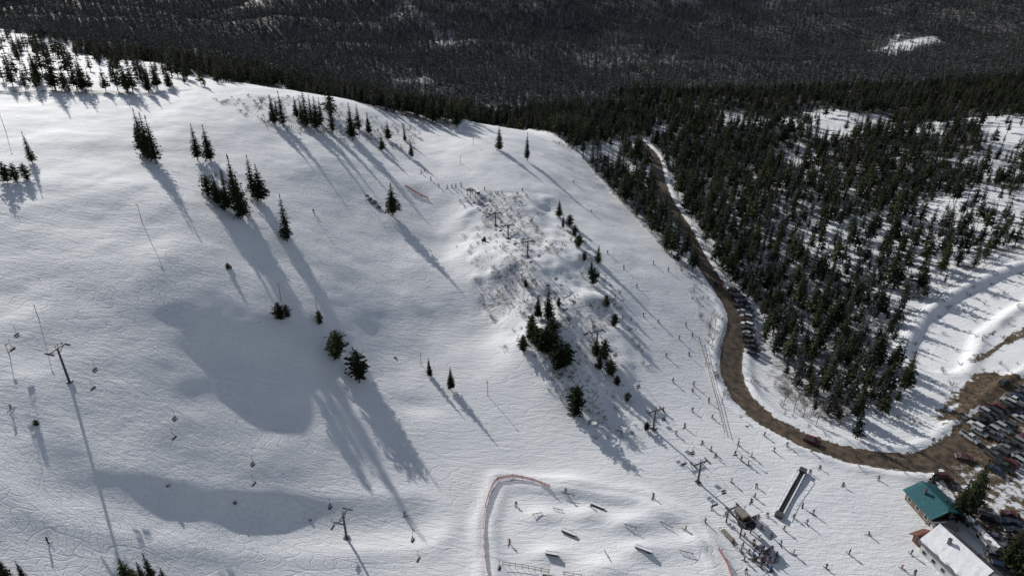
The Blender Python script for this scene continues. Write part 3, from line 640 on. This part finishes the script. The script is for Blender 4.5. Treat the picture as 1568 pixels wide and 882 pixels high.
for ps in range(3):
    base,J=figure(ps)
    for ci in range(4):
        m=base.copy();v=[tuple(q.co) for q in m.vertices];b=MB();b.v=v
        zp=J['pelvis'][2];zn=J['neck'][2];hd=Vector(J['head'])
        for pl in m.polygons:
            c=pl.center;b.f.append(tuple(pl.vertices))
            if c.z>zn+.02: mi=3 if (c.z>hd.z+.02 or c.x<hd.x-.02) else 2
            elif c.z>zp-.02 or abs(c.y)>.27: mi=0
            else: mi=1
            if c.z<.14: mi=3
            b.m.append(mi)
        b.box((hd.x+.1,0,hd.z+.02),(.06,.17,.08),3)
        if ps<2 or ci%2:
            for s in ('l','r'):
                f=J[s+'a'];b.box((f[0]+.1,f[1],.02),(1.7,.10,.035),4);b.box((f[0]+1.0,f[1],.06),(.16,.09,.03),4)
                hh=J[s+'h'];b.tube(hh,(hh[0]-(.6 if ps==1 else .05),hh[1]*1.25,.05+(.35 if ps==1 else 0)),.018,.012,4,3)
        else: b.box((0,0,.03),(.28,1.5,.04),4)
        fm=b.mesh('skier_mesh',[JK[(ps+ci*2)%6],PT[(ps+ci)%3],SKIN,HEL,SKI]);fm.polygons.foreach_set('use_smooth',[True]*len(fm.polygons));FIG.append(fm)
PPL=[(878,280),(905,325),(930,388),(955,412),(1000,405),(975,440),(1023,415),(985,485),(1008,495),(1050,500),(1060,515),(1020,545),(1055,545),(1030,585),(1060,600),(1015,630),(1060,630),(1085,615),(1090,640),(1048,655),(1075,680),(1035,665),(1095,700),(1120,740),(1062,590),(1088,690),(1040,520),(940,470),
(1150,700),(1145,712),(1158,745),(1155,762),(1185,692),(1170,668),(1205,682),(1175,790),(1200,812),(1215,792),(1235,803),(1245,787),(1228,777),(1130,682),(1125,697),(1290,745),(1330,700),(1345,735),(1195,835),(1215,850),(1242,692),(1255,717),(1185,862),(1165,870),(1265,870),(1135,705),(1150,770),(1160,795),(1140,783),
(660,276),(672,286),(685,289),(692,288),(698,287),(706,285),(645,266),(650,263),(742,292),(800,293),(790,775),(866,755),(905,777),(780,832),(1000,762),(75,832),(18,627),(620,792),(480,325),(1110,790),(1090,780),(1080,800),(1050,812),(1240,725),(1300,850),(1330,820),(1380,870),(1395,850),(1400,880),(1420,800),(1310,700)]
for _ in range(34): PPL.append((random.gauss(1165,16),random.gauss(850,15)))
for (u,v) in PPL:
    p=W(u,v);obj('skier',random.choice(FIG),(p[0],p[1],p[2]+.02),random.uniform(-2.6,-.6) if v<700 else random.random()*6.28,.98)
# ------------------------------------------------------------ light, world, camera
az=math.radians(35);el=math.radians(26)
Sd=Vector((-math.sin(az)*math.cos(el),math.cos(az)*math.cos(el),math.sin(el)))
ld=bpy.data.lights.new('sun','SUN');ld.energy=4.0;ld.angle=math.radians(.5);ld.color=(1,.965,.91)
lo=bpy.data.objects.new('sun',ld);lo.rotation_euler=(-Sd).to_track_quat('-Z','Y').to_euler();lo.location=(0,0,300);sc.collection.objects.link(lo)
w=bpy.data.worlds.new('World');sc.world=w;w.use_nodes=True;N=w.node_tree.nodes;Lk=w.node_tree.links
sk=N.new('ShaderNodeTexSky');sk.sky_type='NISHITA';sk.sun_disc=False;sk.sun_elevation=el;sk.sun_rotation=math.radians(360-35);sk.altitude=1500
hs=N.new('ShaderNodeHueSaturation');hs.inputs['Saturation'].default_value=.58
Lk.new(sk.outputs[0],hs.inputs['Color']);Lk.new(hs.outputs[0],N['Background'].inputs[0]);N['Background'].inputs[1].default_value=.088
cd=bpy.data.cameras.new('camera');cd.sensor_width=36;cd.lens=F/1568*36;cd.clip_end=8000;cd.clip_start=.5
cam=bpy.data.objects.new('camera',cd);cam.location=(0,0,CAMZ);cam.rotation_euler=(math.radians(90)-TH,0,0);sc.collection.objects.link(cam);sc.camera=cam
sc.view_settings.view_transform='Standard';sc.view_settings.look='None';sc.view_settings.exposure=0
